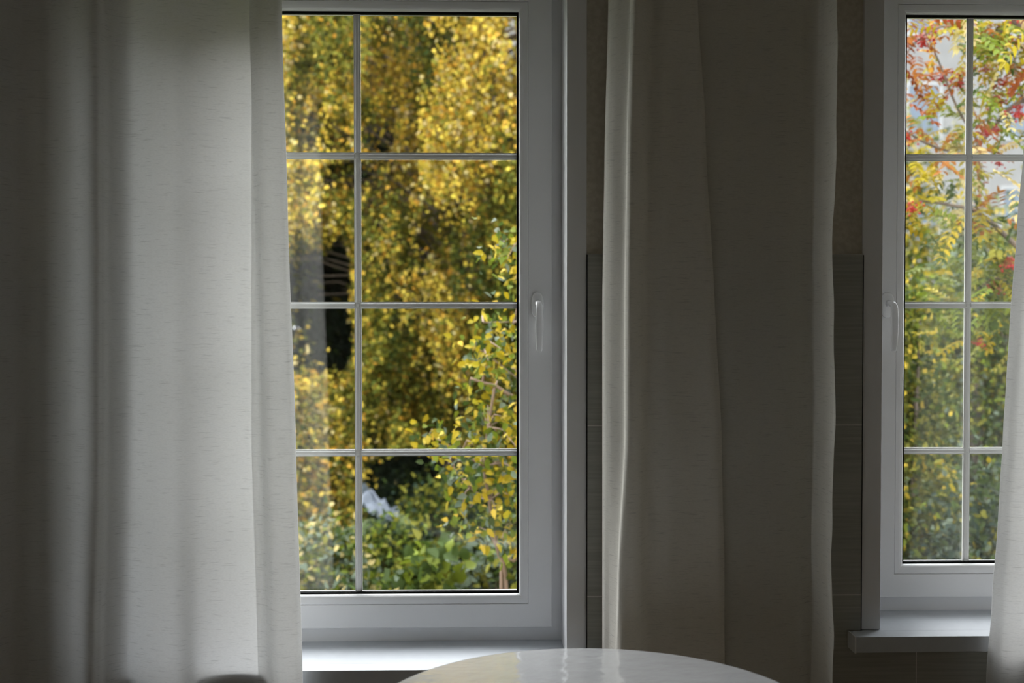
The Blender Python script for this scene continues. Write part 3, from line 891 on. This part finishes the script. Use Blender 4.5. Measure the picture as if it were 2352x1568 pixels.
D0 = 5.0
def A(px, py, dd=0.0): return at(px, py, D0 + dd)
gb = at(1175, 1500, D0)
limbs = [([Vector((gb.x, gb.y, GZ)), A(1165, 1380), A(1142, 1260), A(1124, 1150), A(1112, 1070), A(1122, 980), A(1136, 890)], .010, .0055),
         ([A(1080, 868), A(1108, 878), A(1138, 886), A(1168, 905), A(1200, 922), A(1260, 960)], .005, .009),
         ([Vector((gb.x + .05, gb.y, GZ)), A(1150, 1350), A(1190, 1280), A(1240, 1150), A(1262, 960), A(1250, 750), A(1200, 560)], .009, .004),
         ([A(1112, 1070), A(1060, 1040), A(1000, 1005)], .006, .003), ([A(1124, 1150), A(1080, 1120), A(1040, 1070)], .006, .003),
         ([A(1250, 750), A(1180, 740), A(1110, 740)], .003, .0015), ([A(1262, 960), A(1200, 880), A(1100, 800)], .003, .0015),
         ([A(1142, 1260), A(1180, 1200), A(1220, 1180)], .006, .003)]
cl = [(1105, 742), (1125, 775), (1092, 822), (1122, 828), (1150, 800), (1165, 845), (1185, 870), (1180, 775), (1140, 565), (1165, 595), (1186, 640), (1080, 905), (1120, 930), (1098, 950), (1150, 955),
      (1186, 945), (1170, 985), (1150, 1020), (1185, 1025), (1120, 1010), (985, 1000), (1015, 992), (1050, 1012), (1085, 1015), (1030, 1065), (1060, 1068), (1100, 1070), (1150, 1072), (1182, 1080), (1060, 1110),
      (1092, 1120), (1150, 1125), (1180, 1140), (1080, 1165), (1140, 1180), (1180, 1200), (1100, 1210), (1150, 1240), (1186, 1262), (1060, 1170), (1120, 840), (1150, 880), (1130, 800), (1185, 560)]
rng = np.random.RandomState(77)
clusters = [((A(x, y, rng.uniform(-.25, .25))), 1.0) for x, y in cl]
clusters += [(A(rng.uniform(1200, 1420), rng.uniform(600, 1300), rng.uniform(-.3, .3)), 1.5) for _ in range(70)]
branchy('yellow_leaved_bush', 'tall yellow and lime leaved bush on bare stems at the left window, right side', 'shrub', (gb.x, gb.y, GZ), limbs, clusters, .042,
        ([YEL, LIME, GREEN, SILV, GOLD], [3.2, 3, 2.6, 1.4, 1.0]), 78, per=25, spread=.048)

# --- rowan with red berries in the right window
D0 = 5.2
rb_ = at(2420, 1500, D0)
root = empty('rowan_tree', (rb_.x, rb_.y, GZ)); tag(root, 'rowan tree with orange and yellow leaves and red berries outside the right window', 'tree')
bm = bmesh.new()
lim = [([Vector((rb_.x, rb_.y, GZ)), A(2430, 1200), A(2410, 900), A(2400, 600), A(2440, 300), A(2430, 0), A(2420, -300)], .05, .015),
       ([A(2402, 620), A(2330, 560), A(2250, 490), A(2180, 470), A(2110, 460)], .016, .004),
       ([A(2440, 320), A(2350, 230), A(2250, 330), A(2200, 350), A(2130, 330), A(2080, 300)], .012, .004),
       ([A(2430, 120), A(2340, 60), A(2300, 10), A(2230, -60)], .014, .005),
       ([A(2250, 330), A(2200, 250), A(2160, 150), A(2120, 60)], .007, .003),
       ([A(2340, 60), A(2240, 90), A(2170, 60), A(2100, 100), A(2060, 160)], .008, .003),
       ([A(2400, 700), A(2330, 660), A(2280, 640), A(2210, 700)], .01, .003),
       ([A(2350, 230), A(2330, 140), A(2345, 60)], .008, .004)]
for pts, r0, r1 in lim:
    cm = catmull([tuple(q) for q in pts], len(pts) * 4)
    tube(bm, [Vector(q) for q in cm], list(np.linspace(r0, r1, len(cm))), 7)
setparent(obj('branches', bm, M['bark'], smooth=True), root)
rng = np.random.RandomState(99)
allp = np.concatenate([catmull([tuple(q) for q in pts], 30) for pts, _, _ in lim[1:]])
P = []; Dd = []; Cl = []; Nn = []; LN = []
def pinnate(q, dirn, size, cols):
    """a leaf of nine leaflets along a stalk"""
    dirn = dirn / np.linalg.norm(dirn)
    side = np.cross(dirn, np.array([0, 0, 1.0]) + rng.normal(size=3) * .3); side /= np.linalg.norm(side)
    c_ = pal(rng, 1, *cols, jit=.2)[0]
    for k in range(5):
        t = .25 + .75 * k / 4
        b = q + dirn * size * t + np.array([0, 0, -.25]) * size * t * t
        for s in (-1, 1):
            P.append(b); Dd.append(side * s + dirn * .55 + np.array([0, 0, -.35])); Cl.append(c_ * rng.uniform(.85, 1.15)); Nn.append(rng.normal(size=3) * .3 + np.array([0, -.4, 1])); LN.append(size * .34)
    P.append(b); Dd.append(dirn); Cl.append(c_); Nn.append(np.array([0, -.3, 1])); LN.append(size * .34)
for k in range(820):
    q = allp[rng.randint(len(allp))] + rng.normal(size=3) * np.array([.12, .25, .12])
    x, y = proj(q)
    if y < 450 and rng.rand() < .34: continue
    if 2130 < x < 2180 and 80 < y < 230 and rng.rand() < .8: continue
    if x < 2160 and y < 260: cols = ([ORANGE, RUST, AMBER, YEL], [4, 3, 2, 1])
    elif y < 520: cols = ([YEL, ORANGE, LIME, GREEN, RUST, TAN], [4, 1.6, 3, 1.6, .5, 1.2])
    else: cols = ([LIME, GREEN, YEL, OLIVE], [4, 3, 2, 2])
    d_ = rng.normal(size=3) + np.array([0, -.2, -.4])
    pinnate(q, d_, rng.uniform(.10, .15), cols)
P = np.array(P); N = len(P); LN = np.array(LN)
leaf_mesh('foliage', P, np.array(Dd), np.array(Nn), LN, LN * .42, np.clip(np.array(Cl), 0, 1.6), root)
bc = [(2185, 45), (2170, 180), (2130, 82), (2200, 190), (2145, 75), (2345, 45), (2295, 85), (2330, 50), (2205, 195), (2260, 160), (2290, 238), (2335, 262), (2345, 245), (2285, 300), (2265, 305), (2088, 318), (2120, 100),
      (2095, 480), (2300, 650), (2290, 665), (2320, 610), (2250, 790), (2295, 375), (2310, 640), (2345, 700), (2390, 200), (2400, 420), (2310, 190), (2325, 215), (2345, 650)]
proto = None
for i, (x, y) in enumerate(bc):
    q = A(x, y, rng.uniform(-.2, .2))
    if proto is None or i == 1:
        bm = bmesh.new()
        for k in range(26):
            v = (rng.normal(size=3) * np.array([.016, .016, .011])).tolist()
            bmesh.ops.create_icosphere(bm, subdivisions=2, radius=.0047, matrix=Matrix.Translation(Vector(v)))
            tube(bm, [Vector(v), Vector((0, 0, .035))], .0006, 3, False)
        o = obj('berry_cluster', bm, M['berry'], smooth=True)
        proto = o; o['label'] = 'red berry cluster'
    else:
        o = proto.copy(); C.objects.link(o)
    o.parent = root; o.location = q - root.location
    o.rotation_euler = (rng.rand() * .6, rng.rand() * .6, rng.rand() * 6)
    s_ = rng.uniform(.7, 1.25); o.scale = (s_, s_, s_)

# shrubs seen through the right window
c, r = blob(2015, 2150, 640, 6.4)
shrub('spirea_bush', 'narrow yellow-green bush at the left side of the right window glass', 'shrub', c, r, 9000, ([LIME, OLIVE, GREEN, GOLD, MOSS], [1.6, 3, 3.5, .8, 4]), .045, 61, 8, spread=.08)
c, r = blob(2110, 2420, 560, 7.6)
shrub('elder_bush', 'tall green bush behind the rowan in the middle of the right window glass', 'shrub', c, r, 17000, ([LIME, GREEN, OLIVE, SILV, YEL], [1.6, 5, 2.4, 1.4, .5]), .050, 62, 10, spread=.11)
c, r = blob(2120, 2450, 1080, 5.9)
shrub('hazel_bush', 'grey-green bush low in the right window beside the curtain', 'shrub', c, r, 7000, ([GREEN, SILV, BLUEG, OLIVE, YEL], [4, 2.0, 4, 1.2, .4]), .045, 63, 8, spread=.08)

# --- pale apartment house far behind
b0 = at(1090, 500, 34); HW = 26; by = b0.y; bx = b0.x
root = empty('apartment_house', (bx + HW / 2, by, GZ)); tag(root, 'pale apartment house glimpsed through the leaves at the top of both windows', 'building')
bm = bmesh.new(); box(bm, bx, bx + HW, by, by + 9, GZ, 12.5); setparent(obj('facade', bm, M['facade']), root)
bm = bmesh.new(); box(bm, bx - .4, bx + HW + .4, by - .5, by + 9.4, 12.5, 12.9); setparent(obj('roof', bm, M['roof']), root)
for fl in range(4):
    for k in range(9):
        x = bx + 1.4 + k * 2.8; z = .6 + fl * 3.0
        bm = bmesh.new(); ring(bm, x, x + .9, z, z + 1.5, [(0, by - .04), (.09, by - .04), (.09, by + .02), (0, by + .02)])
        wf = obj('window', bm, M['houseframe']); setparent(wf, root)
        bm = bmesh.new(); box(bm, x, x + .9, by - .015, by + .005, z, z + 1.5)
        pn = obj('pane', bm, M['pane']); pn.parent = wf
